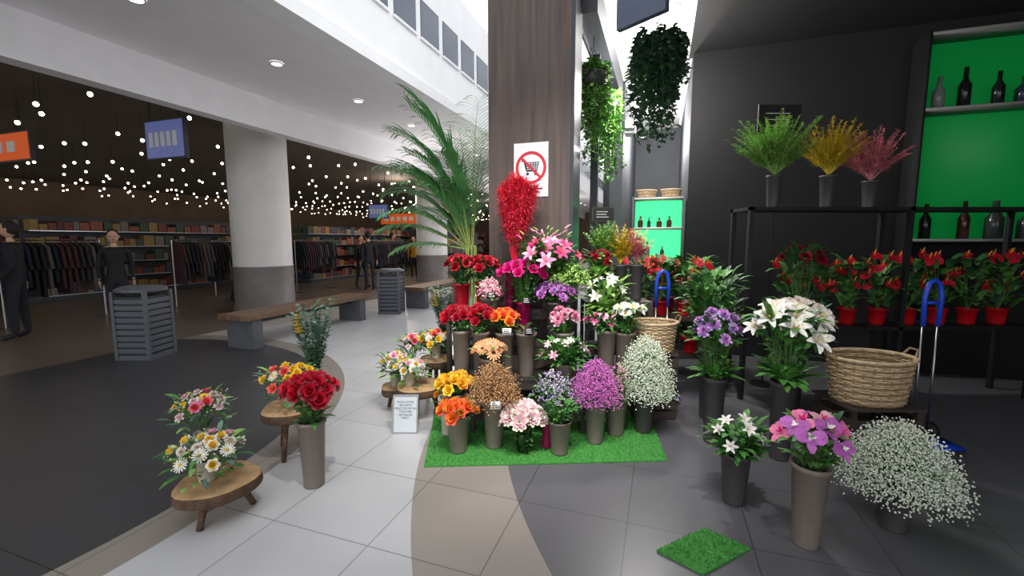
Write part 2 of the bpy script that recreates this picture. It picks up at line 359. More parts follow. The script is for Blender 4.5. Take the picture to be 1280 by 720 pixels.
# ------------------------------------------------------------ SIGNS
signw=mat('sign_white',(238,238,240),.4,.0); signr=mat('sign_red',(205,30,50),.4,0); signk=mat('sign_black',(30,30,34),.4,0)
mb=MB()
def PF(l,z,o): return W(l,s0-o,z)     # on the pillar front
sl,sz,sw,sh=-1.145,2.135,.162,.24
obox(mb,sl-sw,sl+sw,s0-.01,s0-.001,sz-sh,sz+sh,signw)
cz=sz+.02
n=40;v=[];f=[]
for k in range(n):
    a=2*pi*k/n; v+= [PF(sl+.145*cos(a),cz+.145*sin(a),.012),PF(sl+.118*cos(a),cz+.118*sin(a),.012)]
for k in range(n): j=(k+1)%n; f.append((2*k,2*j,2*j+1,2*k+1))
mb.add(v,f,signr)
def bar(x0,z0,x1,z1,w,m,o):
    dx,dz=x1-x0,z1-z0; L=math.hypot(dx,dz); nx,nz=-dz/L*w/2,dx/L*w/2
    mb.add([PF(sl+x0+nx,cz+z0+nz,o),PF(sl+x0-nx,cz+z0-nz,o),PF(sl+x1-nx,cz+z1-nz,o),PF(sl+x1+nx,cz+z1+nz,o)],[(0,1,2,3)],m)
bar(-.09,.06,-.065,.06,.01,signk,.0125); bar(-.065,.06,-.04,-.03,.01,signk,.0125); bar(-.04,-.03,.06,-.03,.01,signk,.0125)
for t in range(5):
    bar(-.06+.005*t,.045-.017*t,.08-.005*t,.045-.017*t,.007,signk,.0125)
for t in range(6): bar(-.05+.024*t,.045,-.035+.019*t,-.025,.006,signk,.0125)
for cx in(-.03,.045):
    v=[PF(sl+cx+.014*cos(a*pi/6),cz-.055+.014*sin(a*pi/6),.0125) for a in range(12)]; mb.add(v,[tuple(range(12))],signk)
bar(-.09,.09,.09,-.09,.022,signr,.014)
bar(-.11,-.19,.11,-.19,.012,signk,.0125); bar(-.08,-.215,.08,-.215,.008,signk,.0125)
mb.obj('no_shopping_carts_sign',False)
mb=MB(); p=[V((.81,3.56,3.12)),V((1.08,3.24,3.12)),V((1.08,3.24,3.55)),V((.81,3.56,3.55))]; d=V((.04,.035,0))
mb.add(p+[q+d for q in p],[(0,1,2,3),(7,6,5,4),(0,4,5,1),(1,5,6,2),(2,6,7,3),(3,7,4,0)],mat('panel_slate_blue',(84,92,116),.4,.05))
for q in (p[2],p[3]): tube(mb,[q+d*.5,q+d*.5+V((0,0,.32))],.008,.008,black,5)
mb.obj('hanging_sign_panel',False)
def textobj(txt,size,loc,rotz,m,parent,tilt=90):
    cu=bpy.data.curves.new('text','FONT'); cu.body=txt; cu.size=size; cu.align_x='CENTER'; cu.extrude=.0005; cu.space_line=1.1
    o=bpy.data.objects.new('lettering',cu); bpy.context.scene.collection.objects.link(o); cu.materials.append(m)
    o.rotation_euler=(rad(tilt),0,rotz); o.location=loc; o.parent=parent; return o
mb=MB(); x0,y0=-.835,3.22
pts=lambda w,z0,z1,o:[V((x0-w,y0-o+z0*.22,z0)),V((x0+w,y0-o+z0*.22,z0)),V((x0+w,y0-o+z1*.22,z1)),V((x0-w,y0-o+z1*.22,z1))]
A=pts(.1,.0,.29,0); B=[q+V((0,.015,0)) for q in A]; mb.add(A+B,[(0,1,2,3),(7,6,5,4),(0,4,5,1),(1,5,6,2),(2,6,7,3),(3,7,4,0)],mat('sign_frame_grey',(150,152,156),.4,.05))
A=pts(.088,.014,.276,.002); mb.add(A,[(0,1,2,3)],mat('notice_paper',(205,212,216),.5,0))
o=mb.obj('small_notice_sign',False)
textobj('POUR VOTRE\nSECURITE\nMERCI DE NE PAS\nTOUCHER\nLES FLEURS\nMERCI',.022,(x0,y0-.005+.24*.22,.232),0,mat('sign_ink',(90,110,135),.6,0),o,tilt=90-12.4)

# ------------------------------------------------------------ GRASS MATS
def turf(corners,nb):
    mb=MB(); g=mat('artificial_turf',(68,144,62),.9,.25,60); g2=mat('turf_blade',(94,168,82),.8,.2,60)
    A=[V(c+(.002,)) for c in corners]; B=[V(c+(.012,)) for c in corners]
    mb.add(A+B,[(3,2,1,0),(4,5,6,7),(0,1,5,4),(1,2,6,5),(2,3,7,6),(3,0,4,7)],g)
    for i in range(nb):
        u,v=random.random(),random.random()
        p=(B[0]*(1-u)+B[1]*u)*(1-v)+(B[3]*(1-u)+B[2]*u)*v; a=U(0,pi); w=V((cos(a),sin(a),0))*.0025
        mb.add([p-w,p+w,p+V((U(-.006,.006),U(-.006,.006),U(.008,.014)))],[(0,1,2)],random.choice((g,g2,g2)))
    return mb.obj('artificial_grass_mat',False)
turf([(-.585,2.72),(1.06,2.80),(1.2,3.75),(-.68,3.70)],14000)
turf([(.70,1.94),(.86,1.79),(1.16,1.95),(1.0,2.10)],1200)

# ------------------------------------------------------------ TIERED STAND
mb=MB(); tw=mat('display_stand_wood',(64,54,50),.6,.15,14)
def tier(x0,x1,y0,y1,z):
    box(mb,x0,x1,y0,y1,z-.02,z,tw)
    box(mb,x0+.01,x1-.01,y0+.004,y0+.016,z-.09,z-.02,tw)
    for x in (x0,x1-.03):
        for y in (y0,y1-.03): box(mb,x,x+.03,y,y+.03,.013,z-.02,tw)
tier(-.32,.56,3.2,3.34,.2); tier(-.50,.92,3.345,3.58,.4); tier(-.40,.96,3.585,3.745,.62); tier(-.58,.5,3.75,3.89,.9); tier(.66,1.26,3.83,4.12,.95)
mb.obj('tiered_display_stand',False)

# ------------------------------------------------------------ FLOWER BUCKETS
bunch('bucket_of_orange_ranunculus',-.38,2.93,.014,.27,'rose',13,.125,.285,.07,.034,[org,dorg],leaves=10)
bunch('bucket_of_yellow_roses',-.42,3.12,.014,.36,'rose',14,.13,.40,.09,.034,[(yel,org),(yel,yel)],leaves=14)
bunch('bucket_of_dried_berries',-.13,3.0,.014,.35,'berry',3800,.22,.34,.28,.0065,[brn,brn,mat('petal_dried_dark',(140,100,66))],leaves=6,lm=brn,tag=2)
bunch('bucket_of_green_foliage',.335,2.9,.014,.24,'leafy',0,.13,.25,.14,0,[lg],leaves=220,LL=.05,lm=lg)
bunch('bucket_of_pink_gypsophila',.615,3.07,.014,.32,'gyp',4600,.205,.31,.31,.006,[gpk,gpk,pur],leaves=0)
bunch('bucket_of_pink_wax_flowers',.80,3.2,.014,.29,'statice',90,.13,.34,.21,.007,[pnk,ppk],leaves=100,LL=.07)
bunch('bucket_of_white_gypsophila',1.03,3.25,.014,.33,'gyp',9000,.25,.27,.48,.0065,[gyp,gyp,mat('petal_gyp_green',(200,212,180))],leaves=0,bm=bdark,rt=.09)
bunch('bucket_of_lavender_statice',.31,3.09,.014,.32,'statice',220,.19,.33,.21,.007,[lav,lav,wht],leaves=90,LL=.06,bm=bdark,tag=1)
mb=MB(); bucket(mb,.255,2.99,.014,.2,.035,.04,bmag); 
for i in range(8): leaf(mb,V((.255,2.99,.2)),V((U(-1,1),U(-1,1),2)),.08,.02,lg)
mb.obj('magenta_glass_vase')
glass=mat('vase_glass',(225,235,232),.05,0,trans=1)
mb=MB(); lathe(mb,(.08,2.93,.014),[(.001,0),(.05,0),(.055,.02),(.05,.09),(.06,.15),(.056,.15),(.046,.09),(.05,.02),(.001,.01)],glass,24)
bunch('glass_vase_of_white_peonies',.08,2.93,.014,0,'peony',15,.135,.22,.1,.042,[cream,wht,ppk],leaves=16,mb=mb,rt=.04,fin=False)
for k in range(8): a=k*.8; tube(mb,[V((.08+.02*cos(a),2.93+.02*sin(a),.03)),V((.08-.03*cos(a),2.93-.03*sin(a),.22))],.003,.003,stem,4,False)
mb.obj('glass_vase_of_white_peonies')
bunch('bucket_of_peach_gerberas',-.17,3.27,.2,.40,'gerbera',9,.12,.64,.07,.047,[peach,eye],leaves=8,tag=0)
bunch('bucket_of_white_alstroemeria',.41,3.27,.2,.36,'lily',8,.18,.56,.17,.036,[(wht,ppk,ppk),(ppk,pnk,pnk),(wht,wht,yel)],leaves=120,LL=.1)
bunch('bucket_of_red_roses',-.41,3.44,.4,.38,'rose',19,.15,.83,.11,.037,[red,dred],leaves=10,rt=.075)
bunch('bucket_of_red_roses',-.25,3.43,.4,.37,'rose',14,.12,.84,.1,.037,[red,dred],leaves=10,rt=.07)
bunch('bucket_of_orange_roses',-.06,3.44,.4,.36,'rose',10,.12,.84,.07,.038,[dorg,org],leaves=10,dx=-.01,rt=.072,tag=2)
bunch('bucket_of_green_stems',.115,3.44,.4,.36,'leafy',0,.07,.77,.06,0,[lg],leaves=12,LL=.06,rt=.085,tag=1)
bunch('bucket_of_pink_carnations',.42,3.46,.4,.36,'carn',7,.1,.84,.08,.048,[pnk,ppk],leaves=16)
bunch('bucket_of_pink_orchids',.77,3.46,.4,.38,'orchid',9,.12,.82,.08,.04,[(pnk,hot),(ppk,hot),(hot,wht),(ppk,hot)],leaves=50,dx=-.05)
bunch('bucket_of_pale_pink_hydrangea',-.19,3.66,.62,.40,'statice',260,.13,1.03,.14,.010,[ppk,cream,pnk],leaves=20,tag=1)
bunch('bucket_of_magenta_roses',.10,3.66,.62,.36,'rose',16,.19,1.18,.12,.042,[hot,hot],bm=bmag,leaves=50,LL=.08,rt=.065,rb=.045,tag=1)
bunch('bucket_of_purple_chrysanthemums',.37,3.66,.62,.36,'carn',20,.18,1.00,.13,.038,[pur,lav,pur],bm=bdark,leaves=10)
bunch('bucket_of_green_viburnum',.47,3.69,.62,.38,'statice',220,.21,1.13,.17,.013,[ll,mat('leaf_lime',(170,202,105))],bm=bdark,leaves=140,lm=ll,LL=.07,dx=.02)
bunch('bucket_of_white_lilies',.80,3.66,.62,.28,'lily',7,.17,.98,.18,.052,[wht,wht,yel],leaves=120,lm=ll,LL=.12)
bunch('bucket_of_white_orchids',.92,3.46,.4,.36,'orchid',8,.12,.88,.1,.05,[wht,yel],leaves=30,dx=.03)
bunch('pot_of_dark_red_roses',-.45,3.82,.9,.22,'rose',14,.13,1.24,.09,.036,[dred,red],bm=bred,leaves=40,lm=ld)
bunch('pot_of_red_roses',-.25,3.82,.9,.24,'rose',14,.12,1.24,.09,.036,[red,dred],bm=bred,leaves=36,lm=ld)
bunch('bucket_of_pink_lilies',.32,3.77,.9,.28,'lily',13,.23,1.28,.19,.068,[(lip,pnk,org),(lip,lip,org),(pnk,ppk,org)],leaves=90,lm=lg,LL=.12,bm=bdark,dy=-.12)
mb=MB(); bucket(mb,.13,3.81,.9,.26,.06,.045,bdark)
for i in range(34):
    a=U(0,6.28); r=U(.05,.25); q=V((.28+r*cos(a),3.72+.1*sin(a),U(1.48,1.62))); b=V((.13+U(-.03,.03),3.81,1.14)); tube(mb,[b,b.lerp(q,.6)+V((0,0,.03)),q],.003,.002,stem,4,False)
    tube(mb,[q,q+V((cos(a)*.02,0,.02)),q+V((cos(a)*.05,0,.035))],.010,.003,random.choice((ll,ppk,pnk)),6)
    for k in range(5): e=U(0,6.28); leaf(mb,b.lerp(q,U(.5,.95)),V((cos(e),sin(e),.5)),.1,.018,lg)
mb.obj('bucket_of_lily_buds')
bunch('bucket_of_dark_red_carnations',.78,3.86,.95,.24,'carn',9,.11,1.30,.08,.04,[dred,dred],leaves=60,lm=ll,LL=.1,bm=bdark)
def feather(name,x,y,z0,h,R,H,m,n,bm=None,zt=0,K=24):
    mb=MB(); bucket(mb,x,y,z0,h,.07,.05,bm or bdark)
    for i in range(n):
        a=U(0,2*pi); l=U(.55,1); e=U(.35,1.4)
        p0=V((x,y,z0+h)); p2=p0+V((cos(a)*R*l*cos(e)*1.6,sin(a)*R*l*cos(e)*1.2,H*l*(.35+.65*sin(e)))); p1=(p0+p2)/2+V((0,0,.05))
        tube(mb,[p0,p1,p2],.002,.001,m,3,False)
        for k in range(K):
            t=.25+.75*k/K; q=p0*(1-t)+p2*t+V((0,0,.05*4*t*(1-t)*.5))
            for s in(-1,1):
                b=U(0,6.28); d=V((cos(b),sin(b),U(.1,.8))); leaf(mb,q,d,.07*(1.3-t),.013,m,-40,2)
    return mb.obj(name)
feather('bucket_of_green_asparagus_fern',.84,3.98,.95,.35,.17,.40,ll,46)
feather('bucket_of_yellow_mimosa',1.0,4.0,.95,.33,.17,.40,mat('petal_mimosa',(240,212,70)),44)
feather('bucket_of_pink_astilbe',1.15,4.0,.95,.33,.14,.36,mat('petal_astilbe',(240,155,165)),34)
# pampas: full drooping plumes
mb=MB(); bucket(mb,-.02,3.815,.9,.35,.05,.04,bmag)
for j in range(14):
    a=j*2.4; rr=.15*math.sqrt((j+.3)/14); base=V((.015,3.78,1.24)); top=V((.045+rr*cos(a)*1.1,3.69+rr*sin(a)*.7,2.03-rr*.8+U(-.03,.03)))
    tube(mb,[base,base.lerp(top,.5)+V((0,0,.0)),top],.004,.002,crim,4,False)
    for i in range(800):
        t=U(.34,1.0); q=base.lerp(top,t); an=U(0,2*pi); L=(.12*sin(pi*min(1,max(0,(t-.28)/.85)))**.6+.03)*U(.5,1)
        petal(mb,q,V((cos(an),sin(an),0)),V((0,0,1)),L,.006,rad(U(45,80)),rad(U(-80,10)),(crim,crl,crl)[i%3],3,.1)
mb.obj('bunch_of_red_pampas_grass')

# ------------------------------------------------------------ PALM
palmg=mat('palm_leaf',(104,162,100),.4,.25,6); palmr=mat('palm_rachis',(150,168,88),.5,.1); potg=mat('planter_grey',(80,80,82),.5,.05)
def palm(name,x,y,fr,ztrunk,pot=True,ph=.5):
    mb=MB()
    if pot: bucket(mb,x,y,0,ph,.2,.15,potg)
    for k in range(9):
        a=k*.7; tube(mb,[V((x+.07*cos(a),y+.05*sin(a),ph*.9)),V((x+.05*cos(a),y+.04*sin(a),ztrunk))],.014,.010,palmr,6,False)
    for (az,el,L,dr) in fr:
        d=V((cos(az),sin(az),0)); p=V((x+.03*cos(az),y+.03*sin(az),ztrunk-.05)); pts=[p.copy()]; N=34
        for i in range(N):
            t=i/N; e=el-dr*t*t; p=p+(d*cos(e)+V((0,0,1))*sin(e))*(L/N); pts.append(p.copy())
        tube(mb,pts,.009,.002,palmr,4,False)
        side=V((-d.y,d.x,0))
        for i in range(8,N+1):
            t=i/N; ll_=L*.32*sin(pi*(.18+.72*t))**.8; tg=(pts[i]-pts[i-1]).normalized()
            for s in(-1,1):
                dd=(side*s*.9+tg*.85+V((0,0,.2))).normalized()
                h=V((dd.x,dd.y,0)); 
                if h.length<.05: continue
                up=V((0,0,1)); e=math.atan2(dd.z,h.length); h.normalize()
                petal(mb,pts[i],h,up,ll_*U(.8,1.15),.020,e+.1,e-U(.5,1.3),palmg,4,.3,(.12,.84))
    return mb.obj(name)
fr=[(rad(a),rad(e),L,rad(dr)) for a,e,L,dr in [(180,60,1.15,85),(200,45,1.0,75),(165,70,1.35,75),(215,66,1.05,80),(240,80,1.05,50),(110,82,1.5,40),(80,86,1.7,25),(75,80,1.5,40),(225,82,.8,55),(190,30,.95,55),(185,78,1.5,65),(140,60,1.1,70),(80,86,1.25,25),(200,84,1.55,50),(185,12,.8,45),(60,84,1.0,30),(172,74,1.2,80),(150,50,1.0,70),(195,66,1.25,70),(120,84,1.3,40),(205,76,1.2,60),(178,84,1.75,45)]]
palm('potted_areca_palm',-.44,4.66,fr,1.45)

# ------------------------------------------------------------ LOG TABLES + BOUQUETS
bark=mat('log_bark',(94,72,56),.9,.3,30,bump=.4); cut=mat('log_cut_face',(186,150,110),.7,.15,18)
def logtable(x,y,z,r):
    mb=MB(); lathe(mb,(x,y,0),[(r*.95,z-.07),(r*1.03,z-.05),(r,z-.005)],bark,28,wob=.04); lathe(mb,(x,y,0),[(r,z-.005),(r*.97,z),(r*.5,z+.001),(.001,z)],cut,28,wob=.04); lathe(mb,(x,y,0),[(.001,z-.07),(r*.95,z-.07)],cut,28,wob=.04)
    for k in range(3):
        a=k*2.1+.5; tube(mb,[V((x+r*.8*cos(a),y+r*.8*sin(a),0)),V((x+r*.5*cos(a),y+r*.5*sin(a),z-.06))],.016,.02,bark,7)
    return mb.obj('log_slice_table')
logtable(-.78,3.55,.29,.2); logtable(-.70,3.98,.40,.17); logtable(-1.02,3.72,.22,.14)
def mixed(name,x,y,z,R,zc,H,fl,leaves=90,vm=None,h=.12):
    mb=MB(); bucket(mb,x,y,z,h,.05,.042,vm or mat('paper_wrap',(190,184,166),.8,.08))
    seq=[]
    for k,c,s,m in fl: seq+=[(k,s*1.05,m)]*int(c*1.4)
    n=len(seq); random.shuffle(seq)
    for i,(k,s,m) in enumerate(seq):
        rho=math.sqrt((i+.5)/n); a=i*2.4; p=V((x+R*rho*cos(a),y+R*rho*sin(a),zc+H*math.sqrt(1-rho*rho)*U(.85,1.1)))
        KIND[k](mb,p,V((cos(a)*rho,sin(a)*rho-.4,.8)).normalized(),s,list(m)); tube(mb,[V((x,y,z+h)),p],.002,.002,stem,3,False)
    for i in range(leaves):
        a=U(0,2*pi); e=U(.1,1.2); q=V((x,y,zc))+V((cos(a)*R*U(.3,1),sin(a)*R*U(.3,1),U(-.09,H*.8))); leaf(mb,q,V((cos(a)*cos(e),sin(a)*cos(e),sin(e))),U(.05,.11),.028,random.choice((lg,ll,euc,ld)))
    for i in range(60):
        a=U(0,2*pi); rr=R*U(.4,1.1); octa(mb,V((x+rr*cos(a),y+rr*sin(a),zc+H*U(.2,1))),.006,random.choice((gyp,yel,wht)))
    return mb.obj(name)
Y1=[('rose',6,.028,(yel,wht)),('gerbera',3,.035,(wht,yel)),('carn',4,.03,(wht,cream)),('rose',2,.028,(ppk,ppk))]
Y2=[('rose',6,.03,(yel,yel)),('gerbera',3,.035,(cream,yel)),('rose',3,.03,(coral,coral))]
Y3=[('rose',4,.03,(coral,pnk)),('carn',5,.03,(ppk,wht)),('gerbera',3,.03,(yel,eye))]
mixed('mixed_white_yellow_bouquet',-.86,3.53,.291,.13,.41,.08,Y1)
mixed('mixed_yellow_bouquet',-.72,3.97,.401,.14,.54,.1,Y2)
mixed('mixed_white_bouquet',-1.03,3.71,.221,.11,.40,.1,Y1)
mixed('mixed_coral_bouquet',-.93,3.96,.0,.11,.52,.1,Y3,h=.38)
def euca(name,x,y,z0,h,H,R,n,yellow=True,m=None):
    mb=MB(); bucket(mb,x,y,z0,h,.07,.05,bdark)
    for i in range(n):
        a=U(0,2*pi); p0=V((x,y,z0+h)); p2=p0+V((cos(a)*R*U(.2,1),sin(a)*R*U(.2,1),H*U(.6,1)))
        tube(mb,[p0,p2],.002,.001,stem,3,False)
        for k in range(18):
            q=p0.lerp(p2,.1+.9*k/18); b=U(0,6.3); leaf(mb,q,V((cos(b),sin(b),.5)),.045,.034,m or euc,-20,2)
    if yellow:
        for k in range(6): 
            q=V((x-.07+U(-.008,.008),y-.10,z0+h+H*.6+k*.028)); 
            for u in range(6): petal(mb,q,V((cos(u*1.05),sin(u*1.05),0)),V((0,0,1)),.042-.004*k,.026,.4,.9,yel,2)
        tube(mb,[V((x,y,z0+h)),V((x-.07,y-.10,z0+h+H*.6+.13))],.003,.002,stem,4)
    return mb.obj(name)
euca('bucket_of_eucalyptus',-.66,4.2,0,.5,.62,.17,34)
mixed('mixed_orange_bouquet',-.50,3.2,.012,.07,.31,.05,[('rose',4,.028,(org,yel))],14,h=.25)

# ------------------------------------------------------------ WICKER BASKETS
wk=mat('wicker',(205,180,145),.7,.2,40); wkd=mat('wicker_dark',(150,122,90),.7,.2,40)
def wicker(name,x,y,z,r,h,sy=.75,handle=True,ma=None,mbm=None):
    ma=ma or wk; mbm=mbm or wkd; mb=MB(); n=56; rows=int(h/.013)
    lathe(mb,(x,y,z),[(.001,.004),(r*.84,.004)],mbm,28,1,sy)
    for j in range(rows):
        rr=r*(.85+.15*j/rows);pts=[]
        for k in range(n):
            a=2*pi*k/n; o=.004*(1 if (k//2+j)%2 else -1); pts.append(V((x+(rr+o)*cos(a),y+(rr+o)*sin(a)*sy,z+.006+j*h/rows)))
        tube(mb,pts+[pts[0]],.0065,.0065,ma if j%3 else mbm,4,False)
    for k in range(28):
        a=2*pi*k/28; tube(mb,[V((x+r*.85*cos(a),y+r*.85*sin(a)*sy,z)),V((x+r*cos(a),y+r*sin(a)*sy,z+h))],.004,.004,mbm,4,False)
    pts=[V((x+r*1.02*cos(a*pi/16),y+r*1.02*sin(a*pi/16)*sy,z+h)) for a in range(33)]; tube(mb,pts,.012,.012,ma,6,False)
    if handle:
        for s in(-1,1): tube(mb,[V((x+s*r,y+.05,z+h)),V((x+s*r*1.12,y+.03,z+h+.05)),V((x+s*r*1.12,y-.03,z+h+.05)),V((x+s*r,y-.05,z+h))],.008,.008,mbm,6,False)
    return mb.obj(name)
def crate(x,y,w,d,h):
    mb=MB(); k=0
    while k<h-.09:
        for s in(-1,1): box(mb,x-w/2,x+w/2,y+s*d/2-.008,y+s*d/2+.008,k,k+.075,tw); box(mb,x+s*w/2-.008,x+s*w/2+.008,y-d/2,y+d/2,k,k+.075,tw)
        k+=.09
    box(mb,x-w/2-.01,x+w/2+.01,y-d/2-.01,y+d/2+.01,h-.015,h,tw)
    for a in(-1,1):
        for b in(-1,1): box(mb,x+a*(w/2-.02)-.015,x+a*(w/2-.02)+.015,y+b*(d/2-.02)-.015,y+b*(d/2-.02)+.015,0,h-.015,tw)
    mb.obj('wooden_crate',False)
crate(1.2,3.62,.34,.26,.56); wicker('wicker_basket',1.2,3.62,.562,.2,.25)

# ------------------------------------------------------------ SHOP INTERIOR
green=mat('led_green_panel',(70,240,140),.5,0,emis=1.3); green2=mat('led_green_panel_dim',(14,145,64),.5,0,emis=.2); shelfw=mat('shelf_pale',(205,205,200),.5,.05); shelfd=mat('shelf_grey',(120,120,118),.5,.05)
btl=[mat('bottle_%d'%i,c,.15,.05) for i,c in enumerate([(30,34,32),(60,66,64),(120,130,125),(30,50,60),(70,40,30)])]
def shelfunit(lat,s,w,z0,z1,sh,g,k=1,name='backlit_green_shelf'):
    mb=MB(); obox(mb,lat-w/2,lat+w/2,s+.2,s+.22,z0,z1,g); sm=shelfw if k==1 else shelfd
    for l in (lat-w/2-.03,lat+w/2): obox(mb,l,l+.03,s-.08,s+.24,0,z1+.03,wallg if k==1 else wallb)
    for z in [z0,z1]+sh: obox(mb,lat-w/2,lat+w/2,s-.08,s+.2,z-.015,z+.015,sm)
    obox(mb,lat-w/2,lat+w/2,s+.16,s+.24,0,z0,wallg if k==1 else wallb)
    for z in [z0]+sh:
        q=lat-w/2+.08*k
        while q<lat+w/2-.06*k:
            hh=U(.13,.24)*k; r=U(.025,.042)*k; p=W(q,s+.05,z+.016)
            lathe(mb,p,[(.001,0),(r,0),(r,hh*.55),(r*.4,hh*.72),(r*.38,hh),(.001,hh)],random.choice(btl),12); q+=U(.1,.2)*k
    return mb.obj(name)
shelfunit(-.06,6.3,.62,1.25,2.06,[1.66],green); shelfunit(3.35,5.9,1.6,1.5,3.6,[2.85],green2,1.9)
for k in (-.22,.1): 
    p=W(k,6.38,2.08); wicker('wicker_basket',p.x,p.y,p.z,.13,.1,.8,False)
potr=mat('pot_red_gloss',(190,20,30),.25,.05)
def anth(name,x,y,z,n,sp=.16,Hh=.42):
    mb=MB(); bucket(mb,x,y,z,.15,.08,.06,potr)
    for i in range(n):
        a=U(0,6.28); r=sp*U(.3,1); p=V((x+r*cos(a),y+r*sin(a),z+Hh*U(.6,1.1))); tube(mb,[V((x,y,z+.13)),p],.003,.003,stem,4,False)
        nn=V((U(-.4,.4),-.8,.6)).normalized(); ringf(mb,p,nn,1,.085,.075,5,-15,red,0,U(.6,.9),seg=3,cup=.3); ringf(mb,p,nn,2,.05,.06,5,-15,red,0,.3,seg=3)
        tube(mb,[p,p+nn*.03+V((0,0,.035))],.006,.003,yel,5)
    for i in range(n*7):
        a=U(0,6.28); e=U(.3,1.3); q=V((x,y,z+.15))+V((cos(a),sin(a),0))*U(.02,.12)+V((0,0,U(.0,Hh*.7))); leaf(mb,q,V((cos(a)*cos(e),sin(a)*cos(e),sin(e))),U(.1,.2),.07,random.choice((ld,lg,lg)),-70)
    return mb.obj(name)
mb=MB(); box(mb,1.25,2.35,4.45,5.05,.66,.70,tw)
for x in(1.27,2.28):
    for y in(4.47,4.98): box(mb,x,x+.05,y,y+.05,0,.66,tw)
box(mb,1.27,2.33,4.47,5.03,.25,.28,tw); mb.obj('plant_table',False)
for i,(x,y) in enumerate(((1.36,4.6),(1.6,4.62),(1.84,4.6),(1.5,4.88),(1.78,4.9),(2.1,4.65),(2.1,4.9))): anth('potted_anthurium',x,y,.70,6,Hh=.55)
for (x,y) in ((1.4,4.65),(1.68,4.65),(1.95,4.65)): anth('potted_anthurium',x,y,.28,3,.1,.28)
blue=mat('blue_plastic',(34,76,205),.35,.05)
def trolley(x,y,zz=0):
    mb=MB()
    tube(mb,[V((x-.055,y,.88)),V((x-.06,y,1.1)),V((x-.04,y,1.19)),V((x,y,1.215)),V((x+.04,y,1.19)),V((x+.06,y,1.1)),V((x+.055,y,.88))],.016,.016,blue,8)
    tube(mb,[V((x-.06,y,1.05)),V((x+.06,y,1.05))],.012,.012,blue,6)
    for s in(-1,1):
        tube(mb,[V((x+s*.055,y,.1)),V((x+s*.055,y,.9))],.009,.009,steel,6); 
        tube(mb,[V((x+s*.1-.02,y+.03,.07)),V((x+s*.1+.02,y+.03,.07))],.07,.07,black,14)
    box(mb,x-.13,x+.13,y-.22,y+.02,.03,.05,blue); tube(mb,[V((x-.1,y+.03,.07)),V((x+.1,y+.03,.07))],.01,.01,steel,6)
    mb.obj('hand_trolley')
trolley(1.42,4.05); trolley(3.05,3.1)
def trailing(name,x,y,zt,zb,R,n,m1,m2,basket=True,top=3.85,rod=True):
    mb=MB()
    if basket: lathe(mb,(x,y,zt-.16),[(.001,0),(.1,0),(.15,.08),(.16,.16),(.14,.16),(.001,.12)],bdark,20)
    if rod:
        for k in range(3):
            a=k*2.09; tube(mb,[V((x+.15*cos(a),y+.15*sin(a),zt)),V((x,y,zt+.25))],.004,.004,black,4,False)
        tube(mb,[V((x,y,zt+.25)),V((x,y,top))],.005,.005,black,4,False)
    for i in range(n):
        a=U(0,6.28); o=R*U(.4,1.15); L=(zt-zb)*U(.5,1) if i%2 else (zt-zb)*U(.1,.6)
        p=[V((x+R*.5*cos(a),y+R*.5*sin(a),zt-.02)),V((x+o*cos(a),y+o*sin(a),zt+U(.0,.12)))]
        for k in range(5): p.append(p[-1]+V((U(-.03,.03),U(-.03,.03),-L/5)))
        tube(mb,p,.003,.002,m2,3,False)
        for k in range(40):
            t=U(.3,len(p)-1.01); j=int(t); q=p[j].lerp(p[j+1],t-j); b=U(0,6.28); leaf(mb,q,V((cos(b),sin(b),U(-.5,.8))),U(.045,.08),.045,random.choice((m1,m1,m2)),-60,2)
    return mb.obj(name)
ivy=mat('ivy_dark',(72,98,80),.5,.2)
trailing('hanging_ivy_basket',1.27,3.98,3.16,2.3,.2,100,ivy,ld)
trailing('hanging_pothos',.83,4.62,3.18,2.2,.13,60,lg,ll,True,3.55)
p=W(-.70,5.6); trailing('hanging_pothos',p.x,p.y,3.2,2.1,.16,54,lg,ll,True,3.55)
mb=MB(); obox(mb,-.6,-.45,7.1,7.4,3.15,3.35,white); obox(mb,-.59,-.46,7.09,7.1,3.17,3.22,frame); mb.obj('wall_speaker',False)
def chalk(x,y,z,w,h):
    mb=MB(); box(mb,x-w/2,x+w/2,y,y+.012,z,z+h,black); box(mb,x-w/2-.01,x+w/2+.01,y+.004,y+.016,z-.01,z+h+.01,tw)
    for k in range(3): box(mb,x-w*.35,x+w*U(.1,.35),y-.002,y,z+h*(.25+.22*k),z+h*(.25+.22*k)+.006,white)
    tube(mb,[V((x,y+.01,z)),V((x,y+.01,z-.3))],.005,.005,black,5); tube(mb,[V((x-.0,y+.01,z-.3)),V((x,y+.01,.0))],.008,.008,black,5)
    lathe(mb,(x,y+.01,0),[(.12,0),(.12,.012),(.001,.014)],black,20)
    mb.obj('chalkboard_price_sign',False)
chalk(.92,4.4,1.70,.2,.12); chalk(2.62,4.38,2.55,.4,.26)

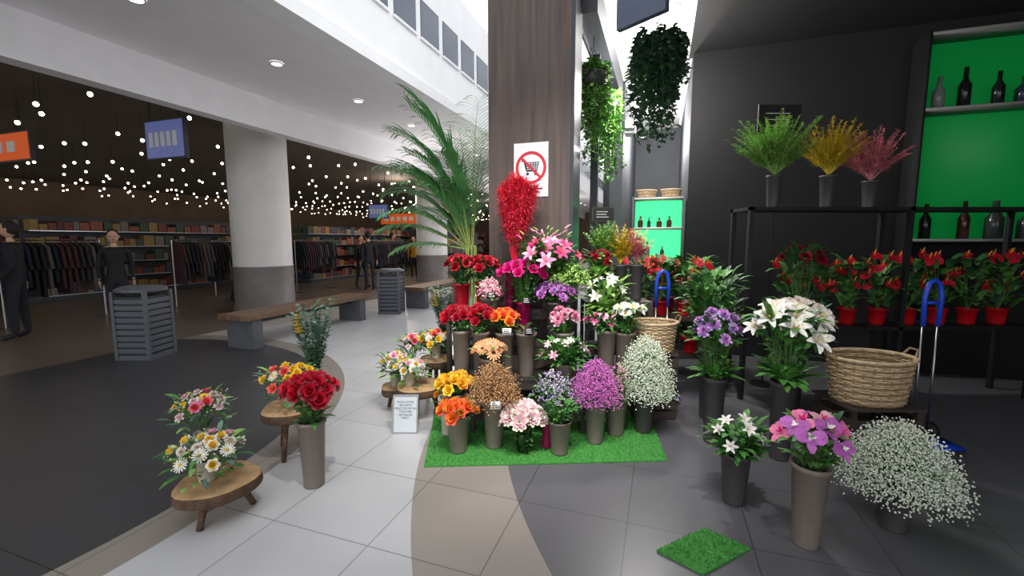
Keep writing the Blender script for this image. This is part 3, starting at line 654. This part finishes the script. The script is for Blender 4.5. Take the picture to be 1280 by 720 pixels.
# ------------------------------------------------------------ RIGHT-HAND SHOP DISPLAY
bunch('bucket_of_pink_orchids',1.46,2.0,.0,.42,'orchid',9,.15,.52,.12,.055,[(pnk,hot),(ppk,hot),(pur,wht)],leaves=24,rt=.085)
bunch('bucket_of_white_gypsophila',2.0,2.12,.0,.25,'gyp',8500,.3,.2,.36,.006,[gyp],leaves=0,bm=bdark,rt=.09)
bunch('bucket_of_white_alstroemeria',1.28,2.35,.0,.3,'lily',7,.14,.33,.14,.04,[wht,ppk],leaves=90,LL=.1,bm=bdark)
crate(2.42,2.85,.46,.36,.42); wicker('wicker_basket',2.42,2.85,.422,.26,.3)
bunch('bucket_of_white_lilies',1.85,2.85,.0,.55,'lily',9,.2,.82,.2,.09,[wht,wht,yel],leaves=60,lm=lg,LL=.15,bm=bdark)
bunch('bucket_of_purple_stock',1.5,3.1,.0,.5,'carn',14,.16,.72,.25,.045,[pur,lav],leaves=60,lm=lg,LL=.12,bm=bdark)
bunch('bucket_of_green_foliage',1.66,3.55,.0,.6,'leafy',0,.24,.85,.45,0,[lg],leaves=300,LL=.11,bm=bdark)
bunch('bucket_of_white_roses',2.2,3.3,.0,.6,'peony',12,.2,.85,.12,.07,[wht,cream],leaves=50,lm=ld,LL=.12,bm=bdark)
mb=MB()
for z in (.7,1.8):
    box(mb,2.15,4.9,3.95,4.3,z-.03,z,black)
for x in(2.15,3.6,4.86):
    for y in (3.95,4.26): box(mb,x,x+.04,y,y+.04,0,1.8,black)
mb.obj('plant_rack',False)
for i in range(8): anth('potted_anthurium',2.65+.29*i,4.12,.70,7,Hh=.62)
feather('bucket_of_green_asparagus_fern',2.45,4.12,1.8,.3,.36,.6,ll,90,K=30)
feather('bucket_of_yellow_mimosa',2.95,4.12,1.8,.3,.3,.55,MATS['petal_mimosa'],70,K=30)
feather('bucket_of_pink_astilbe',3.35,4.12,1.8,.25,.3,.5,MATS['petal_astilbe'],70,K=30)
bunch('bucket_of_dark_red_carnations',2.5,3.72,0,.9,'carn',9,.16,1.3,.12,.05,[dred,dred],leaves=60,lm=ld,LL=.14,bm=bdark)

# ------------------------------------------------------------ LEFT FOREGROUND DISPLAY
logtable(-1.62,2.25,.2,.2); logtable(-1.55,2.95,.34,.2)
mixed('mixed_white_yellow_bouquet',-1.66,2.23,.201,.17,.33,.1,Y1)
mixed('mixed_yellow_bouquet',-1.56,2.94,.341,.17,.5,.11,Y2)
mixed('mixed_coral_bouquet',-1.98,2.65,0,.15,.42,.1,Y3,h=.28)
euca('bucket_of_eucalyptus',-1.62,3.45,0,.35,.7,.2,40)
bunch('bucket_of_red_roses',-1.22,2.52,0,.42,'rose',16,.13,.54,.12,.045,[red,dred],leaves=16)

# ------------------------------------------------------------ PEOPLE (distant shoppers)
skin=mat('skin',(205,160,135),.6,.05); hairm=mat('hair_dark',(40,30,26),.8,.1); shoe=mat('shoe_dark',(28,26,26),.6,.05)
def person(name,x,y,face,h,jacket,trous,hair=hairm,stride=.12,arm=.1):
    J=dict(pel=(0,0,.53),sp=(0,.005,.63),ch=(0,0,.74),nk=(0,.0,.835),hd=(0,-.01,.875),
      sL=(.1,0,.80),eL=(.125,.01+arm*.3,.635),wL=(.13,-.03-arm*.4,.50),sR=(-.1,0,.80),eR=(-.125,.02-arm*.2,.635),wR=(-.13,-.02+arm*.3,.50),
      hL=(.052,0,.50),kL=(.055,-stride*.55,.285),aL=(.055,-stride*.7,.045),tL=(.06,-stride*.7-.085,.018),
      hR=(-.052,0,.50),kR=(-.055,stride*.15,.285),aR=(-.055,stride*.8,.055),tR=(-.06,stride*.8-.08,.018))
    R=dict(pel=.075,sp=.065,ch=.075,nk=.03,hd=.03,sL=.042,eL=.028,wL=.018,sR=.042,eR=.028,wR=.018,hL=.055,kL=.036,aL=.024,tL=.02,hR=.055,kR=.036,aR=.024,tR=.02)
    E=['pel sp','sp ch','ch nk','nk hd','ch sL','sL eL','eL wL','ch sR','sR eR','eR wR','pel hL','hL kL','kL aL','aL tL','pel hR','hR kR','kR aR','aR tR']
    ks=list(J); me=bpy.data.meshes.new('tmp'); me.from_pydata([V(J[k])*h for k in ks],[tuple(ks.index(q) for q in e.split()) for e in E],[])
    o=bpy.data.objects.new('tmp',me); bpy.context.scene.collection.objects.link(o)
    o.modifiers.new('s','SKIN'); 
    sv=me.skin_vertices[0].data
    for i,k in enumerate(ks): sv[i].radius=(R[k]*h,R[k]*h*.8); sv[i].use_root=(i==0)
    ss=o.modifiers.new('u','SUBSURF'); ss.levels=2; ss.render_levels=2
    dg=bpy.context.evaluated_depsgraph_get(); ev=o.evaluated_get(dg); em=ev.to_mesh()
    rot=Matrix.Rotation(face,3,'Z'); off=V((x,y,0)); T=lambda p: rot@V(p)+off
    mb=MB(); vs=[T(v.co) for v in em.vertices]
    mb.v=[tuple(v) for v in vs]
    for f in em.polygons:
        c=f.center/h; m=jacket
        if c.z<.05: m=shoe
        elif abs(c.x)>.1 and c.z<.515: m=skin
        elif c.z<.5: m=trous
        elif c.z>.83: m=skin
        mb.f.append(tuple(f.vertices)); mb.m.append(mb.mi(m))
    ev.to_mesh_clear(); bpy.data.objects.remove(o,do_unlink=True)
    def sb(c,r,m,sx=1,sy=1,sz=1):
        k=MB(); ball(k,(0,0,0),1,m,14,10); mb.add([T(V((c[0]+p[0]*r*sx,c[1]+p[1]*r*sy,c[2]+p[2]*r*sz))*h) for p in k.v],k.f,m)
    hz=.93
    sb((0,-.01,hz),.05,skin,.88,1.05,1.3); sb((0,.006,hz+.014),.054,hair,.93,1.0,1.18)
    sb((0,-.066,hz-.004),.009,skin,.8,1,1.4); sb((0,-.058,hz-.03),.012,dred,1.1,.4,.3)
    for s in(-1,1): sb((s*.018,-.058,hz+.003),.006,black); sb((s*.046,-.008,hz),.012,skin,.5,.8,1.3)
    for s,w in((1,J['wL']),(-1,J['wR'])):
        w=V(w); sb((w.x,w.y,w.z-.03),.022,skin,.55,.9,1.2)
        for q in range(4): b=w+V((0,-.015+.01*q,-.05)); tube(mb,[T(b*h),T((b+V((-s*.002,-.002,-.022)))*h),T((b+V((-s*.01,-.004,-.04+.003*abs(q-1.5))))*h)],.0055*h,.004*h,skin,5)
        b=w+V((0,-.02,-.025)); tube(mb,[T(b*h),T((b+V((-s*.008,-.014,-.02)))*h)],.006*h,.005*h,skin,5)
    return mb.obj(name)
jk=[mat('jacket_black',(26,26,32),.8,.1),mat('jacket_navy',(30,42,70),.8,.1),mat('jacket_ochre',(190,140,40),.8,.1),mat('jacket_grey',(110,108,112),.8,.1)]; tr=mat('trousers_dark',(34,36,46),.9,.1)
person('woman_walking',-4.75,13.6,rad(60),1.66,jk[0],tr)
person('man_standing',-4.3,13.0,rad(-150),1.76,jk[0],tr,stride=.03)
person('man_walking',-4.4,16.0,rad(100),1.78,jk[1],tr)
person('woman_standing',-3.9,17.2,rad(10),1.65,jk[2],tr,stride=.04)
person('man_walking',-2.2,17.8,rad(160),1.75,jk[3],tr)
person('woman_walking',-6.7,7.3,rad(40),1.68,jk[0],tr)
person('man_standing',-7.5,6.5,rad(-60),1.78,jk[0],tr,stride=.03)
person('man_walking',-6.6,10.4,rad(120),1.76,jk[3],tr)

# ------------------------------------------------------------ LIGHT
w=bpy.data.worlds.new('World'); bpy.context.scene.world=w; w.use_nodes=True
bg=w.node_tree.nodes['Background']; bg.inputs[0].default_value=(.95,.975,1,1); bg.inputs[1].default_value=1.3
def lamp(kind,loc,e,size=.3,col=(1,.97,.93),target=None,name='lamp',ang=60):
    l=bpy.data.lights.new(name,kind); l.energy=e; l.color=col; l.shadow_soft_size=size
    if kind=='SPOT': l.spot_size=rad(ang); l.spot_blend=.7
    o=bpy.data.objects.new(name,l); o.location=loc
    if target is not None: o.rotation_euler=(V(target)-V(loc)).to_track_quat('-Z','Y').to_euler()
    bpy.context.scene.collection.objects.link(o); return o
for (l,s) in ((-.2,5.3),(-.15,8.0)):
    lamp('POINT',W(l,s,3.2),110,.12,name='shop_ceiling_lamp')
for (l,s) in ((-10,15),(-10,25)):
    lamp('POINT',W(l,s,3.3),90,.2,(1,.88,.74),name='market_ceiling_lamp')
for s in (10.5,17,25):  # added lamps without fixtures, they wash the soffit brighter
    lamp('POINT',W(-5.4,s,2.3),85,.25,(1,.97,.94),name='soffit_fill_light')
mb=MB(); box(mb,-.6,1.5,1.38,1.42,3.78,3.82,black)  # made-up track and heads, out of view, for the added stand lights
for (x,t) in ((-.3,(-.35,3.4,.7)),(.35,(.25,3.6,1.3)),(1.0,(.85,3.4,.8))):
    a=V((x,1.4,3.66)); d=(V(t)-a).normalized(); tube(mb,[V((x,1.4,3.78)),a],.012,.012,black,6); tube(mb,[a-d*.08,a+d*.06],.04,.045,black,14)
    lamp('SPOT',a+d*.09,170,.06,(1,.97,.93),t,'stand_fill_spot',62)  # unseen spot added to brighten the flower stand
for x in(-.55,1.45): tube(mb,[V((x,1.4,3.82)),V((x,1.4,7.45 if x<0 else 3.85))],.006,.006,black,4)
mb.obj('stand_fill_fixture')
sc=bpy.context.scene
sc.view_settings.view_transform='Standard'; sc.view_settings.exposure=.3
# ------------------------------------------------------------ CAMERA
cam=bpy.data.cameras.new('camera'); co=bpy.data.objects.new('camera',cam); sc.collection.objects.link(co)
cam.sensor_width=36; cam.lens=36*540/1280; co.location=(0,0,1.5); co.rotation_euler=(rad(90-6.3),0,0); cam.clip_start=.02
sc.camera=co
